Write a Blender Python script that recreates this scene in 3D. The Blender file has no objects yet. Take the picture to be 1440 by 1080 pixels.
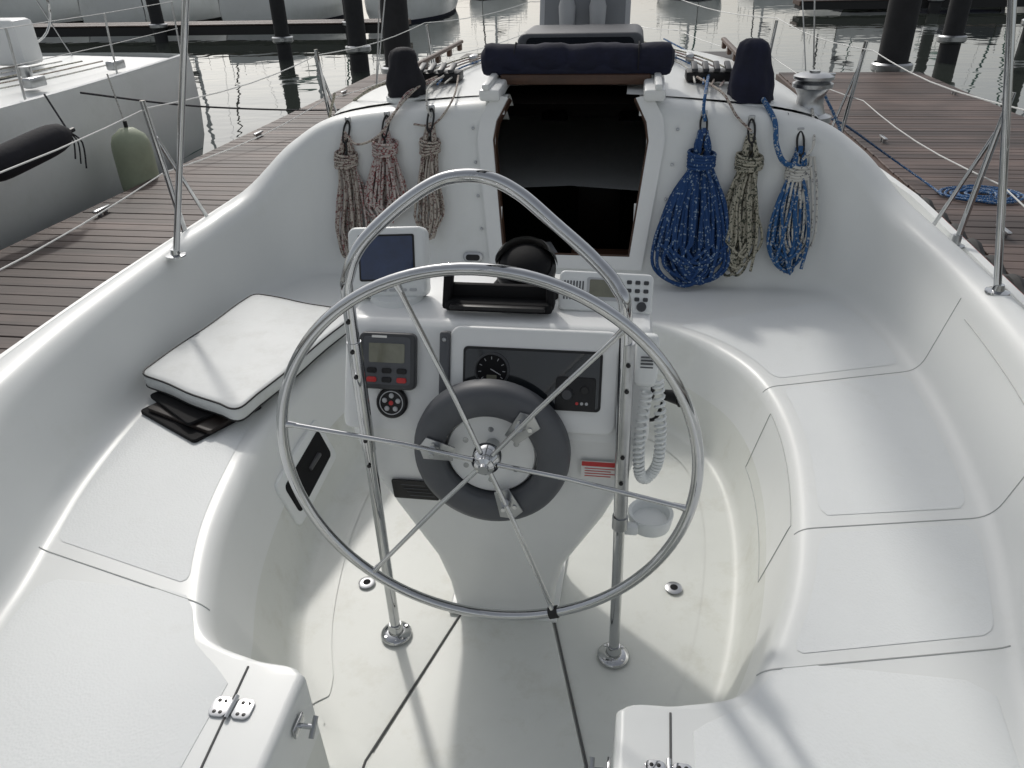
import bpy, bmesh, math, random
from mathutils import Vector, Matrix, noise
random.seed(7)
V=Vector
CX=0.06
# ------------------------------------------------------------ materials
def mat(name,col,rough=0.5,metal=0.0,var=0.0,vscale=8,bump=0.0,bscale=60,coat=0.0,spec=0.5,col2=None,trans=0,rvar=0.0):
    m=bpy.data.materials.new(name); m.use_nodes=True; nt=m.node_tree; b=nt.nodes["Principled BSDF"]
    b.inputs["Base Color"].default_value=(*col,1); b.inputs["Roughness"].default_value=rough; b.inputs["Metallic"].default_value=metal
    b.inputs["Coat Weight"].default_value=coat; b.inputs["Coat Roughness"].default_value=0.12
    b.inputs["Specular IOR Level"].default_value=spec
    if trans: b.inputs["Transmission Weight"].default_value=trans
    tc=nt.nodes.new("ShaderNodeTexCoord")
    if var>0 or col2:
        n=nt.nodes.new("ShaderNodeTexNoise"); n.inputs["Scale"].default_value=vscale; n.inputs["Detail"].default_value=6; n.inputs["Roughness"].default_value=0.65
        nt.links.new(tc.outputs["Object"],n.inputs["Vector"])
        r=nt.nodes.new("ShaderNodeValToRGB"); r.color_ramp.elements[0].position=0.25; r.color_ramp.elements[1].position=0.7
        c2=col2 if col2 else tuple(c*(1-var) for c in col)
        r.color_ramp.elements[0].color=(*c2,1); r.color_ramp.elements[1].color=(*col,1)
        nt.links.new(n.outputs["Fac"],r.inputs["Fac"]); nt.links.new(r.outputs["Color"],b.inputs["Base Color"])
        if rvar>0:
            mr=nt.nodes.new("ShaderNodeMapRange"); mr.inputs["To Min"].default_value=rough-rvar; mr.inputs["To Max"].default_value=rough+rvar
            nt.links.new(n.outputs["Fac"],mr.inputs["Value"]); nt.links.new(mr.outputs["Result"],b.inputs["Roughness"])
    if bump>0:
        n2=nt.nodes.new("ShaderNodeTexNoise"); n2.inputs["Scale"].default_value=bscale; n2.inputs["Detail"].default_value=3
        nt.links.new(tc.outputs["Object"],n2.inputs["Vector"])
        bp=nt.nodes.new("ShaderNodeBump"); bp.inputs["Strength"].default_value=bump; bp.inputs["Distance"].default_value=0.004
        nt.links.new(n2.outputs["Fac"],bp.inputs["Height"]); nt.links.new(bp.outputs["Normal"],b.inputs["Normal"])
    return m
GEL=mat("gelcoat",(0.76,0.775,0.76),0.34,var=0.04,vscale=1.6,rvar=0.06,spec=.42)
GELC=mat("gelcoat_console",(0.77,0.78,0.77),0.32,var=0.05,vscale=5)
SKID=mat("nonskid_gelcoat",(0.765,0.785,0.78),0.55,var=0.05,vscale=2.5,spec=.35)
SOLE=mat("sole_gelcoat",(0.72,0.735,0.695),0.42,var=0.10,vscale=2.4,rvar=0.06,spec=.4)
CHROME=mat("stainless_steel",(0.56,0.57,0.58),0.07,1.0,var=.15,vscale=9)
SATIN=mat("brushed_steel",(0.46,0.47,0.48),0.28,1.0,var=0.2,vscale=20)
BLACK=mat("black_plastic",(0.012,0.012,0.013),0.42,spec=.35)
BLACKM=mat("black_matt",(0.008,0.008,0.009),0.75,spec=.2)
GREY=mat("grey_plastic",(0.085,0.09,0.10),0.5,var=0.15,vscale=12)
DGREY=mat("dark_grey",(0.045,0.047,0.051),0.45)
GLASS=mat("dark_acrylic",(0.012,0.015,0.018),0.10,coat=0.4)
LGREY=mat("light_grey_plastic",(0.45,0.46,0.47),0.4)
WHITEP=mat("white_plastic",(0.75,0.77,0.76),0.38)
SCREEN=mat("blue_screen",(0.015,0.035,0.10),0.1,coat=0.6,var=0.4,vscale=25)
LCD=mat("lcd_screen",(0.20,0.20,0.15),0.2,coat=0.3,var=0.2,vscale=30)
NAVY=mat("navy_canvas",(0.008,0.010,0.032),0.85,var=0.5,vscale=14,bump=0.8,bscale=25)
NAVYB=mat("dark_canvas",(0.010,0.010,0.016),0.85,var=0.5,vscale=14,bump=0.8,bscale=25)
VINYL=mat("white_vinyl",(0.64,0.66,0.655),0.5,var=0.10,vscale=5,bump=0.6,bscale=9)
TEAK=mat("teak",(0.085,0.04,0.022),0.5,var=0.5,vscale=6)
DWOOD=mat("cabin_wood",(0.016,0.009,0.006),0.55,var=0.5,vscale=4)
SEAM=mat("seam_groove_shade",(0.44,0.45,0.44),0.6)  # matt grey painted in for the shade inside the moulded grooves
SEAMD=mat("dark_gap",(0.11,0.11,0.11),0.8)
RED=mat("red_label",(0.50,0.03,0.03),0.4)
PALEG=mat("fender_green",(0.34,0.38,0.27),0.55,var=0.2,vscale=6)
RUBBER=mat("rubber",(0.02,0.02,0.02),0.7)
WIRE=mat("lifeline_white",(0.6,0.6,0.58),0.4)
HULLW=mat("neighbour_hull",(0.76,0.78,0.76),0.25,var=0.08,vscale=1.2,coat=0.2)
GREENS=mat("green_stripe",(0.02,0.12,0.09),0.3)
PILE=mat("pile",(0.022,0.022,0.024),0.7,var=0.5,vscale=5)
ALU=mat("mast_aluminium",(0.50,0.51,0.52),0.35,0.7)
PAPER=mat("paper_label",(0.75,0.75,0.72),0.6)
def add_skid(m):
    nt=m.node_tree; b=nt.nodes["Principled BSDF"]; tc=nt.nodes.new("ShaderNodeTexCoord")
    v=nt.nodes.new("ShaderNodeTexVoronoi"); v.inputs["Scale"].default_value=150
    nt.links.new(tc.outputs["Object"],v.inputs["Vector"])
    bp=nt.nodes.new("ShaderNodeBump"); bp.inputs["Strength"].default_value=0.3; bp.inputs["Distance"].default_value=0.0015
    nt.links.new(v.outputs["Distance"],bp.inputs["Height"]); nt.links.new(bp.outputs["Normal"],b.inputs["Normal"])
add_skid(SKID)
def grime(m,scale=3.0,amt=.8,lo=.56,hi=.72,tint=(.80,.78,.72)):
    """faint worn / dirty patches multiplied over a light surface"""
    nt=m.node_tree; b=nt.nodes["Principled BSDF"]; src=b.inputs["Base Color"].links[0].from_socket
    tc=nt.nodes.new("ShaderNodeTexCoord"); n=nt.nodes.new("ShaderNodeTexNoise"); n.inputs["Scale"].default_value=scale; n.inputs["Detail"].default_value=9; n.inputs["Roughness"].default_value=.75
    nt.links.new(tc.outputs["Object"],n.inputs["Vector"]); r=nt.nodes.new("ShaderNodeValToRGB"); r.color_ramp.elements[0].position=lo; r.color_ramp.elements[0].color=(0,0,0,1); r.color_ramp.elements[1].position=hi; r.color_ramp.elements[1].color=(amt,amt,amt,1)
    nt.links.new(n.outputs["Fac"],r.inputs["Fac"]); mx=nt.nodes.new("ShaderNodeMix"); mx.data_type='RGBA'; mx.blend_type='MULTIPLY'
    nt.links.new(r.outputs["Color"],mx.inputs[0]); nt.links.new(src,mx.inputs[6]); mx.inputs[7].default_value=(*tint,1); nt.links.new(mx.outputs[2],b.inputs["Base Color"])
grime(SOLE,4.0,.8,.52,.75); grime(GEL,2.5,.45,.56,.75,(.86,.86,.82)); grime(SKID,5,.45,.55,.75,(.86,.85,.82)); grime(VINYL,6,.6,.5,.7,(.8,.79,.76)); grime(HULLW,.8,.6,.5,.7,(.8,.81,.76))
def ropemat(name,base,fleck,amt=0.5,scale=150):
    m=bpy.data.materials.new(name); m.use_nodes=True; nt=m.node_tree; b=nt.nodes["Principled BSDF"]; b.inputs["Roughness"].default_value=0.85
    tc=nt.nodes.new("ShaderNodeTexCoord"); v=nt.nodes.new("ShaderNodeTexVoronoi"); v.inputs["Scale"].default_value=scale
    nt.links.new(tc.outputs["Object"],v.inputs["Vector"])
    sp=nt.nodes.new("ShaderNodeSeparateColor"); nt.links.new(v.outputs["Color"],sp.inputs[0])
    r=nt.nodes.new("ShaderNodeValToRGB"); r.color_ramp.interpolation='CONSTANT'
    r.color_ramp.elements[0].color=(*fleck,1); r.color_ramp.elements[1].position=amt; r.color_ramp.elements[1].color=(*base,1)
    nt.links.new(sp.outputs[0],r.inputs["Fac"]); nt.links.new(r.outputs["Color"],b.inputs["Base Color"])
    w=nt.nodes.new("ShaderNodeTexNoise"); w.inputs["Scale"].default_value=260; nt.links.new(tc.outputs["Object"],w.inputs["Vector"])
    bp=nt.nodes.new("ShaderNodeBump"); bp.inputs["Strength"].default_value=0.6; bp.inputs["Distance"].default_value=0.002
    nt.links.new(w.outputs["Fac"],bp.inputs["Height"]); nt.links.new(bp.outputs["Normal"],b.inputs["Normal"])
    return m
R_RED=ropemat("rope_red_fleck",(0.46,0.41,0.38),(0.22,0.07,0.07),0.28)
R_BEI=ropemat("rope_beige",(0.36,0.34,0.27),(0.05,0.055,0.04),0.3)
R_TAN=ropemat("rope_tan",(0.42,0.38,0.33),(0.16,0.10,0.09),0.3)
R_BLUE=ropemat("rope_blue",(0.008,0.045,0.15),(0.22,0.29,0.37),0.10)
R_BLUE2=ropemat("rope_light_blue",(0.02,0.09,0.23),(0.35,0.38,0.4),0.18)
R_WHT=ropemat("rope_white",(0.55,0.54,0.5),(0.2,0.2,0.2),0.15)
R_BLK=ropemat("rope_black",(0.02,0.02,0.025),(0.1,0.1,0.1),0.15)

# ------------------------------------------------------------ mesh builder
class MB:
    def __init__(s): s.v=[];s.f=[];s.m=[];s.mats=[]
    def mi(s,m):
        if m not in s.mats: s.mats.append(m)
        return s.mats.index(m)
    def add(s,vs,fs,m):
        o=len(s.v); i=s.mi(m); s.v+= [tuple(x) for x in vs]
        for f in fs: s.f.append([o+k for k in f]); s.m.append(i)
    def bm(s,bm,m,M=None):
        if M is not None: bmesh.ops.transform(bm,matrix=M,verts=bm.verts)
        bm.verts.index_update(); s.add([v.co[:] for v in bm.verts],[[v.index for v in f.verts] for f in bm.faces],m); bm.free()
    def box(s,c,size,m,R=None,bev=0.0,seg=2):
        bm=bmesh.new(); bmesh.ops.create_cube(bm,size=1); bmesh.ops.scale(bm,vec=V(size),verts=bm.verts)
        if bev>0: bmesh.ops.bevel(bm,geom=bm.edges[:],offset=min(bev,min(size)*0.49),segments=seg,profile=0.5,affect='EDGES')
        M=Matrix.Translation(V(c))
        if R is not None: M=M@R.to_4x4()
        s.bm(bm,m,M)
    def tube(s,pts,r,m,seg=10,closed=False):
        pts=[V(p) for p in pts]; n=len(pts)
        if n<2: return
        rs=r if isinstance(r,(list,tuple)) else [r]*n
        T=[]
        for i in range(n):
            if closed: t=pts[(i+1)%n]-pts[i-1]
            else: t=pts[min(i+1,n-1)]-pts[max(i-1,0)]
            T.append(t.normalized() if t.length>1e-9 else V((0,0,1)))
        a=V((0,0,1)) if abs(T[0].z)<0.9 else V((1,0,0))
        N=(a-T[0]*a.dot(T[0])).normalized(); vs=[]
        for i in range(n):
            N=(N-T[i]*N.dot(T[i])); N=N.normalized() if N.length>1e-6 else T[i].orthogonal().normalized()
            B=T[i].cross(N)
            for k in range(seg):
                an=2*math.pi*k/seg; vs.append(pts[i]+(N*math.cos(an)+B*math.sin(an))*rs[i])
        fs=[]
        for i in range(n if closed else n-1):
            j=(i+1)%n
            for k in range(seg):
                fs.append((i*seg+k,i*seg+(k+1)%seg,j*seg+(k+1)%seg,j*seg+k))
        if not closed:
            fs.append(tuple(range(seg))[::-1]); fs.append(tuple((n-1)*seg+k for k in range(seg)))
        s.add(vs,fs,m)
    def lathe(s,prof,m,M=None,seg=32):
        M=M or Matrix(); vs=[]; fs=[]
        for r,z in prof:
            for k in range(seg):
                a=2*math.pi*k/seg; vs.append(M@V((r*math.cos(a),r*math.sin(a),z)))
        for i in range(len(prof)-1):
            for k in range(seg):
                fs.append((i*seg+k,i*seg+(k+1)%seg,(i+1)*seg+(k+1)%seg,(i+1)*seg+k))
        s.add(vs,fs,m)
    def prism(s,pts,h,m,M=None,bev=0.0):
        bm=bmesh.new(); vs=[bm.verts.new((p[0],p[1],0)) for p in pts]; f=bm.faces.new(vs)
        r=bmesh.ops.extrude_face_region(bm,geom=[f]); nv=[e for e in r['geom'] if isinstance(e,bmesh.types.BMVert)]
        bmesh.ops.translate(bm,vec=(0,0,h),verts=nv)
        bmesh.ops.recalc_face_normals(bm,faces=bm.faces[:])
        if bev>0:
            ed=[e for e in bm.edges if all(abs(v.co.z-h)<1e-6 for v in e.verts)]
            bmesh.ops.bevel(bm,geom=ed,offset=bev,segments=3,profile=0.5,affect='EDGES')
        s.bm(bm,m,M)
    def grid(s,rows,m,flip=False,cap=False):
        n=len(rows[0]); vs=[p for r in rows for p in r]; fs=[]
        for i in range(len(rows)-1):
            for k in range(n-1):
                q=(i*n+k,i*n+k+1,(i+1)*n+k+1,(i+1)*n+k); fs.append(q[::-1] if flip else q)
        s.add(vs,fs,m)
    def obj(s,name,parent=None,ang=35,recalc=False,smooth=True):
        me=bpy.data.meshes.new(name); me.from_pydata(s.v,[],s.f)
        for m in s.mats: me.materials.append(m)
        me.polygons.foreach_set("material_index",s.m)
        me.polygons.foreach_set("use_smooth",[smooth]*len(s.f)); me.update()
        if recalc:
            b=bmesh.new(); b.from_mesh(me); bmesh.ops.remove_doubles(b,verts=b.verts,dist=1e-5); bmesh.ops.recalc_face_normals(b,faces=b.faces[:]); b.to_mesh(me); b.free()
        if smooth:
            try: me.set_sharp_from_angle(angle=math.radians(ang))
            except Exception: pass
        o=bpy.data.objects.new(name,me); bpy.context.collection.objects.link(o)
        if parent: o.parent=parent
        return o
def empty(name):
    o=bpy.data.objects.new(name,None); bpy.context.collection.objects.link(o); return o
def cat(pts,n,closed=False):
    P=[V(p) for p in pts]; out=[]; L=len(P)
    for i in range(L if closed else L-1):
        if closed: p0,p1,p2,p3=P[i-1],P[i],P[(i+1)%L],P[(i+2)%L]
        else: p0,p1,p2,p3=P[max(i-1,0)],P[i],P[i+1],P[min(i+2,L-1)]
        for k in range(n):
            t=k/n; out.append(0.5*((2*p1)+(-p0+p2)*t+(2*p0-5*p1+4*p2-p3)*t*t+(-p0+3*p1-3*p2+p3)*t**3))
    if not closed: out.append(P[-1].copy())
    return out
def rrect(w,h,r,n=5):
    o=[]
    for cx,cy,a0 in ((w/2-r,h/2-r,0),(-w/2+r,h/2-r,90),(-w/2+r,-h/2+r,180),(w/2-r,-h/2+r,270)):
        for k in range(n+1):
            a=math.radians(a0+90*k/n); o.append((cx+r*math.cos(a),cy+r*math.sin(a)))
    return o
def frame(o,x,y):
    x=V(x).normalized(); y=V(y); y=(y-x*y.dot(x)).normalized(); z=x.cross(y)
    M=Matrix((x,y,z)).transposed().to_4x4(); M.translation=V(o); return M
def fillet(P,R,nf=5,sub=None):
    out=[P[0]]; sub=sub or [1]*(len(P)-1); last=P[0]
    for i in range(1,len(P)):
        if i<len(P)-1:
            a=(P[i-1]-P[i]); b=(P[i+1]-P[i]); r=min(R[i],a.length*0.45,b.length*0.45)
            s=P[i]+a.normalized()*r; e=P[i]+b.normalized()*r
        else: s=P[i]; e=None
        for k in range(1,sub[i-1]+1): out.append(last.lerp(s,k/sub[i-1]))
        if e is not None:
            for k in range(1,nf+1):
                t=k/nf; out.append(s*(1-t)**2+P[i]*2*t*(1-t)+e*t*t)
            last=e
    return out

# ------------------------------------------------------------ own sailboat
boat=empty("sailboat")
zt=0.76
ST=[ # I(u,y)  O(u,y)  T1(u,y,z) T2 D
 ((.34,-.9),(1.0,-.9),(1.08,-.9,zt),(1.22,-.9,.78),(1.28,-.9,.66)),
 ((.345,.5),(1.08,.5),(1.17,.5,zt),(1.33,.5,.78),(1.39,.5,.66)),
 ((.35,.98),(1.14,.87),(1.23,.86,zt),(1.40,.85,.78),(1.46,.84,.66)),
 ((.365,1.065),(1.18,1.0),(1.27,.99,zt),(1.44,.98,.78),(1.5,.98,.66)),
 ((.47,1.08),(1.21,1.12),(1.30,1.11,zt),(1.47,1.1,.78),(1.53,1.1,.66)),
 ((.61,1.13),(1.24,1.25),(1.33,1.24,zt),(1.50,1.23,.78),(1.55,1.23,.66)),
 ((.70,1.27),(1.29,1.42),(1.38,1.41,zt),(1.53,1.40,.78),(1.59,1.40,.66)),
 ((.80,1.55),(1.36,1.68),(1.45,1.67,zt),(1.59,1.67,.78),(1.64,1.67,.66)),
 ((.87,1.95),(1.42,2.05),(1.51,2.05,zt),(1.63,2.05,.78),(1.68,2.05,.66)),
 ((.88,2.3),(1.45,2.45),(1.54,2.45,zt),(1.65,2.45,.78),(1.70,2.45,.66)),
 ((.83,2.58),(1.45,2.8),(1.54,2.82,.77),(1.65,2.85,.79),(1.70,2.85,.66)),
 ((.72,2.78),(1.43,3.06),(1.51,3.10,.79),(1.62,3.16,.81),(1.68,3.2,.66)),
 ((.58,2.92),(1.37,3.28),(1.43,3.36,.85),(1.53,3.45,.88),(1.58,3.6,.66)),
 ((.44,3.0),(1.27,3.42),(1.31,3.54,1.01),(1.36,3.68,1.05),(1.42,3.9,.66)),
 ((.3,3.03),(1.1,3.46),(1.11,3.67,1.13),(1.11,3.82,1.16),(1.15,4.0,.9)),
 ((.15,3.05),(.55,3.45),(.55,3.71,1.19),(.55,3.88,1.22),(.55,4.1,1.05)),
 ((0,3.05),(0,3.45),(0,3.72,1.215),(0,3.9,1.25),(0,4.1,1.05)),
]
def half(side):
    ctrl=[]
    for I,O,T1,T2,D in ST:
        ctrl.append([V((I[0],I[1],.42)),V((O[0],O[1],.42)),V(T1),V(T2),V(D)])
    n=16; dense=[cat([c[j] for c in ctrl],n) for j in range(5)]
    N=len(dense[0]); prof=[]
    offb=.10 if side>0 else .14
    for i in range(N):
        p=dense[0][i]; t=(dense[0][min(i+1,N-1)]-dense[0][max(i-1,0)]).normalized()
        nrm=V((t.y,-t.x,0))
        k=min(1,max(0.06,(p.x-.40)/.3)) if p.y<1.6 else 1.0
        I0=p-nrm*offb*k; I0.z=0.0; A=p-nrm*(offb*k+.12); A.z=-0.001
        if p.x<.36 : A=V((max(p.x-.2,0),p.y,-0.001))
        P=[A,I0,p,dense[1][i],dense[2][i],dense[3][i],dense[4][i]]
        r1=.02+.03*min(1,max(0,(p.x-.40)/.3))
        pl=fillet(P,[0,.04,r1,.06,.07,.07,0],6,[1,6,10,24,3,3])
        prof.append([V((CX+side*q.x,q.y,q.z)) for q in pl])
    return prof
OPEN=[(-.31,.53),(.31,.53),(.375,1.05),(.36,1.13),(.31,1.19),(.31,1.40),(-.31,1.40),(-.31,1.19),(-.36,1.13),(-.375,1.05)]
OCX=.10
def inpoly(x,y,P):
    c=False;j=len(P)-1
    for i in range(len(P)):
        if (P[i][1]>y)!=(P[j][1]>y) and x<(P[j][0]-P[i][0])*(y-P[i][1])/(P[j][1]-P[i][1])+P[i][0]: c=not c
        j=i
    return c
PR={}
mb=MB()
for side in (-1,1):
    pr=half(side); PR[side]=pr; n=len(pr[0])
    vs=[p for r in pr for p in r]; fg=[];fs=[]
    for i in range(len(pr)-1):
        for k in range(n-1):
            q=(i*n+k,i*n+k+1,(i+1)*n+k+1,(i+1)*n+k)
            c=sum((vs[a] for a in q),V())/4
            if c.y>3.43 and c.z>.5 and inpoly(c.x-OCX,c.z,OPEN): continue
            (fs if k<10 else fg).append(q if side<0 else q[::-1])
    mb.add(vs,fs,SOLE); mb.add(vs,fg,GEL)
o=mb.obj("cockpit_moulding",boat,60,recalc=True)
# sole
mb=MB()
sp=[V((CX+s*u,y,0)) for s,L in ((1,[(1.0,-.9),(1.0,2.4),(.8,3.1)]),(-1,[(.8,3.1),(1.0,2.4),(1.0,-.9)])) for u,y in L]
mb.add([(p.x,p.y,-0.004) for p in sp],[tuple(range(len(sp)))],SOLE)
mb.prism([(-.225,.3),(.345,.3),(.345,1.19),(.215,1.66),(-.07,1.66),(-.215,1.13)],.006,SOLE,Matrix.Translation((0,0,-.001)),.003)
for L in ([(-.235,.3),(-.225,1.13),(-.076,1.665)],[(.352,.3),(.352,1.19),(.222,1.665)]):
    for a,b in zip(L[:-1],L[1:]):
        a=V((*a,.000));b=V((*b,.000)); mb.tube([a,b],.0034,SEAMD,6)
for x,y in ((-.42,1.75),(.60,1.85)): mb.lathe([(0,.004),(.022,.004),(.028,.002),(.028,0)],SATIN,Matrix.Translation((x,y,.002)),20); mb.lathe([(0,.0048),(.013,.0046)],BLACKM,Matrix.Translation((x,y,.002)),16)
mb.obj("cockpit_sole",boat)

def prof_at(side,y,lo=0):
    best=min(range(lo,len(PR[side])),key=lambda i:abs(PR[side][i][24].y-y) if i<len(PR[side])*0.8 else 9)
    return PR[side][best]
mb=MB()
def seam(side,y,k0,k1,lift=.0002,r=.0020,m=SEAM):
    p=prof_at(side,y); mb.tube([q+V((0,0,lift)) for q in p[k0:k1]],r,m,6)
seam(-1,1.30,15,32); seam(1,1.26,15,32); seam(1,1.76,15,60); seam(1,2.58,15,60)
mb.tube([(-.43,1.06,.4203),(-.40,.6,.4203),(-.40,-.5,.4203)],.0028,SEAMD,6)
mb.tube([(.525,1.06,.4203),(.51,.6,.4203),(.51,-.5,.4203)],.0028,SEAMD,6)
pr=PR[1]; idx=[i for i in range(len(pr)) if 1.2<pr[i][40].y<2.6 and i<len(pr)*.75]
mb.tube([pr[i][55]+V((0,0,.0006)) for i in idx],.0020,SEAM,6)
mb.obj("seam_lines",boat)
def panel(side,y0,y1,name,mi=.03,mo=.015):
    pr=PR[side]
    idx=[i for i in range(len(pr)) if i<len(pr)*.82 and y0<=(pr[i][19].y+pr[i][27].y)/2<=y1]
    if len(idx)<3: return
    rows=[]
    for j,i in enumerate(idx):
        a=pr[i][18]; b=pr[i][30]; d=(b-a); d.normalize()
        e=min(j,len(idx)-1-j); ins=[.028,.01,.003][e] if e<3 else 0
        a2=a+d*(mi+ins); b2=b-d*(mo+ins); a2.z=b2.z=.4212
        rows.append([a2.lerp(b2,k/6) for k in range(7)])
    m_=MB(); m_.grid(rows,SKID); m_.obj(name,boat)
panel(-1,1.32,3.0,"seat_panel"); panel(1,1.285,1.74,"seat_panel_b"); panel(1,1.785,2.55,"seat_panel_c"); panel(1,2.61,3.12,"seat_panel_d")
for s in (-1,1):
    m_=MB()
    if s<0: pts=[(-.455,-.4),(-.455,1.01),(-.49,1.04),(-.59,1.11),(-.65,1.21),(-.69,1.25),(-.74,1.262),(-1.06,1.262),(-1.10,1.23),(-1.05,.8),(-1.0,-.4)]
    else: pts=[(.57,-.4),(.57,1.02),(.60,1.045),(.69,1.10),(.745,1.18),(.79,1.215),(.84,1.225),(1.17,1.225),(1.22,1.19),(1.17,.8),(1.1,-.4)]
    m_.prism(pts,.0012,SKID,Matrix.Translation((0,0,.4203)),.0010); m_.obj("stern_seat_panel",boat)

def E(y):
    T=[(-1.2,1.5),(.8,1.66),(2.5,1.78),(4,1.82),(5.8,1.7),(7.5,1.3),(9,.6),(9.8,.03)]
    for (a,b),(c,d) in zip(T[:-1],T[1:]):
        if y<=c: return b+(d-b)*max(0,(y-a))/(c-a)
    return .03
mb=MB()
ys=[-1.2+.25*i for i in range(45)]
for s in (-1,1):
    rows=[];deck=[]
    for y in ys:
        e=E(y); zd=.66+max(0,y-5)*.03; x=CX+s*e
        rows.append([V((x-s*.05,y,zd)),V((x-s*.05,y,zd+.045)),V((x-s*.02,y,zd+.05)),V((x,y,zd+.03)),V((x+s*.01,y,zd-.1)),V((x,y,.1)),V((x-s*.06,y,-.35)),V((x-s*.25*min(1,e),y,-.75))])
        inn=max(0,e-.22) if y<3.7 else (1.5 if y<3.9 else (1.22 if y<4.1 else 0))
        deck.append([V((CX+s*inn,y,zd)),V((x-s*.04,y,zd))])
    mb.grid(rows,GEL); mb.grid(deck,SKID)
    mb.tube([r[3]+V((s*.004,0,-.01)) for r in rows],.010,RED if s>0 else GEL,6)
mb.box((CX,-1.2,-.2),(3.0,.05,1.7),GEL)
mb.obj("hull_and_deck",boat,50)
# cabin trunk
mb=MB(); rows=[]
for y,w,zr,zd in [(3.84,1.27,1.235,.6),(4.0,1.27,1.25,.6),(4.6,1.24,1.27,.6),(5.4,1.15,1.27,.6),(6.2,1.0,1.22,.6),(7.0,.8,1.12,.6),(7.7,.58,.95,.65),(8.1,.45,.78,.7)]:
    h=zr-.66; L=[(w+.03,zd),(w,.66),(w-.03,.66+h*.55),(w-.06,.66+h*.76),(w-.12,.66+h*.84),(w*.7,.66+h*.92),(w*.35,.66+h*.98),(0,zr)]
    R=[V((CX+u,y,z)) for u,z in L]; Lf=[V((CX-u,y,z)) for u,z in L[::-1][1:]]
    rows.append(R+Lf)
rows=[cat(r,3) for r in rows]; cols=list(zip(*rows)); cols=[cat(c,5) for c in cols]; rows=list(zip(*cols)); rows=[list(r) for r in rows]
n=len(rows[0]); vs=[p for r in rows for p in r]; fs=[]
for i in range(len(rows)-1):
    for k in range(n-1):
        q=(i*n+k,i*n+k+1,(i+1)*n+k+1,(i+1)*n+k); c=sum((vs[a] for a in q),V())/4
        if c.y<4.0 and abs(c.x-OCX)<.27 and c.z>1.1: continue
        fs.append(q)
mb.add(vs,fs,GEL)
for s in (-1,1):
    mb.box((CX+s*1.235,4.9,.9),(.03,1.3,.16),GLASS,Matrix.Rotation(math.radians(s*5),3,'Z'),.01)
mb.obj("cabin_trunk",boat,50)
# interior
mb=MB()
def fy(z): return 3.45+.34*(z-.42)+.03
x0,x1,yb,z0,z1=-.9,1.1,6.2,-.7,1.16
fl=[(x0,fy(z0)+.4,z0),(x1,fy(z0)+.4,z0),(x1,yb,z0),(x0,yb,z0),(x0,3.74,z1),(x1,3.74,z1),(x1,yb,z1),(x0,yb,z1),(x0,3.99,z1),(x1,3.99,z1)]
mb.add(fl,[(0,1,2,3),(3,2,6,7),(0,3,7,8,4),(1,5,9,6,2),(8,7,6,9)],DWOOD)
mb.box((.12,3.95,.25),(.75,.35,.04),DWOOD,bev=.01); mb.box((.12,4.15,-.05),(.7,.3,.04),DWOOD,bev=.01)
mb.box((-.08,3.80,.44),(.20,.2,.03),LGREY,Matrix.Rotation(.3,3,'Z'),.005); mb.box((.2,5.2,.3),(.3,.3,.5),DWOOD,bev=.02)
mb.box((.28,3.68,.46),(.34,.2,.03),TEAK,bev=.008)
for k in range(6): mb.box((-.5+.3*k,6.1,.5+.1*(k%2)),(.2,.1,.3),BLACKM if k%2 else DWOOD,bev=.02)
mb.obj("cabin_interior",boat)
# companionway frame
BP=frame((OCX,3.45-.004,.42),(1,0,0),(0,.27,.80))
def bv(z): return (z-.42)*math.hypot(1,.3375)
mb=MB()
inner=[(-.30,1.23),(-.355,1.13),(-.37,1.05),(-.31,.54),(.31,.54),(.37,1.05),(.355,1.13),(.30,1.23)]
outer=[(-.37,1.245),(-.43,1.15),(-.445,1.05),(-.37,.48),(.37,.48),(.445,1.05),(.43,1.15),(.37,1.245)]
def strip(inn,out,h,m,lo=-.02):
    vs=[];fs=[]
    for (a,b) in zip(inn,out):
        for (x,z),hh in ((a,lo),(a,h),(b,h),(b,lo)):
            vs.append(BP@V((x,bv(z),hh)))
    for i in range(len(inn)-1):
        o=i*4;q=o+4
        for k in range(3): fs.append((o+k,o+k+1,q+k+1,q+k))
    mb.add(vs,fs,m)
strip(inner,outer,.016,GELC)
inn2=[(x*1.0-(.008 if x>0 else -.008),z+(.008 if z<.7 else 0)) for x,z in inner]
strip(inn2,inner,.002,TEAK,-.07)
for x,z in ((-.47,1.1),(-.455,.95),(-.44,.8),(-.42,.65),(.50,1.1),(.485,.95),(.465,.8),(.445,.65)):
    mb.lathe([(0,.006),(.006,.005),(.008,0)],SATIN,BP@Matrix.Translation((x,bv(z),.004)),12)
mb.obj("companionway_frame",boat,30,recalc=True)
mb=MB()
for s in (-1,1):
    x=OCX+s*.385
    mb.box((x,3.92,1.262),(.10,.50,.055),GELC,Matrix.Rotation(math.radians(3),3,'X'),.015)
    mb.box((x+s*.015,3.88,1.298),(.035,.44,.03),GELC,Matrix.Rotation(math.radians(3),3,'X'),.01)
mb.box((OCX,3.99,1.285),(.74,.16,.05),TEAK,bev=.012)
mb.box((OCX,4.25,1.30),(.74,.5,.035),GLASS,bev=.01)
mb.obj("companionway_hatch",boat)
mb=MB(); 
pts=[(OCX-.47,3.98,1.375),(OCX-.46,3.98,1.375)]+[(OCX-.45+.9*k/24,3.98+.008*math.sin(k*1.3),1.372+.004*math.sin(k*.9)) for k in range(25)]+[(OCX+.46,3.98,1.375),(OCX+.475,3.98,1.375)]
rs=[.03,.055]+[.070+.004*math.sin(k*2.1)*math.sin(k*.7) for k in range(25)]+[.055,.03]
mb.tube(pts,rs,NAVY,20)
mb.box((OCX,3.985,1.335),(.93,.13,.07),NAVY,bev=.025)
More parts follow.
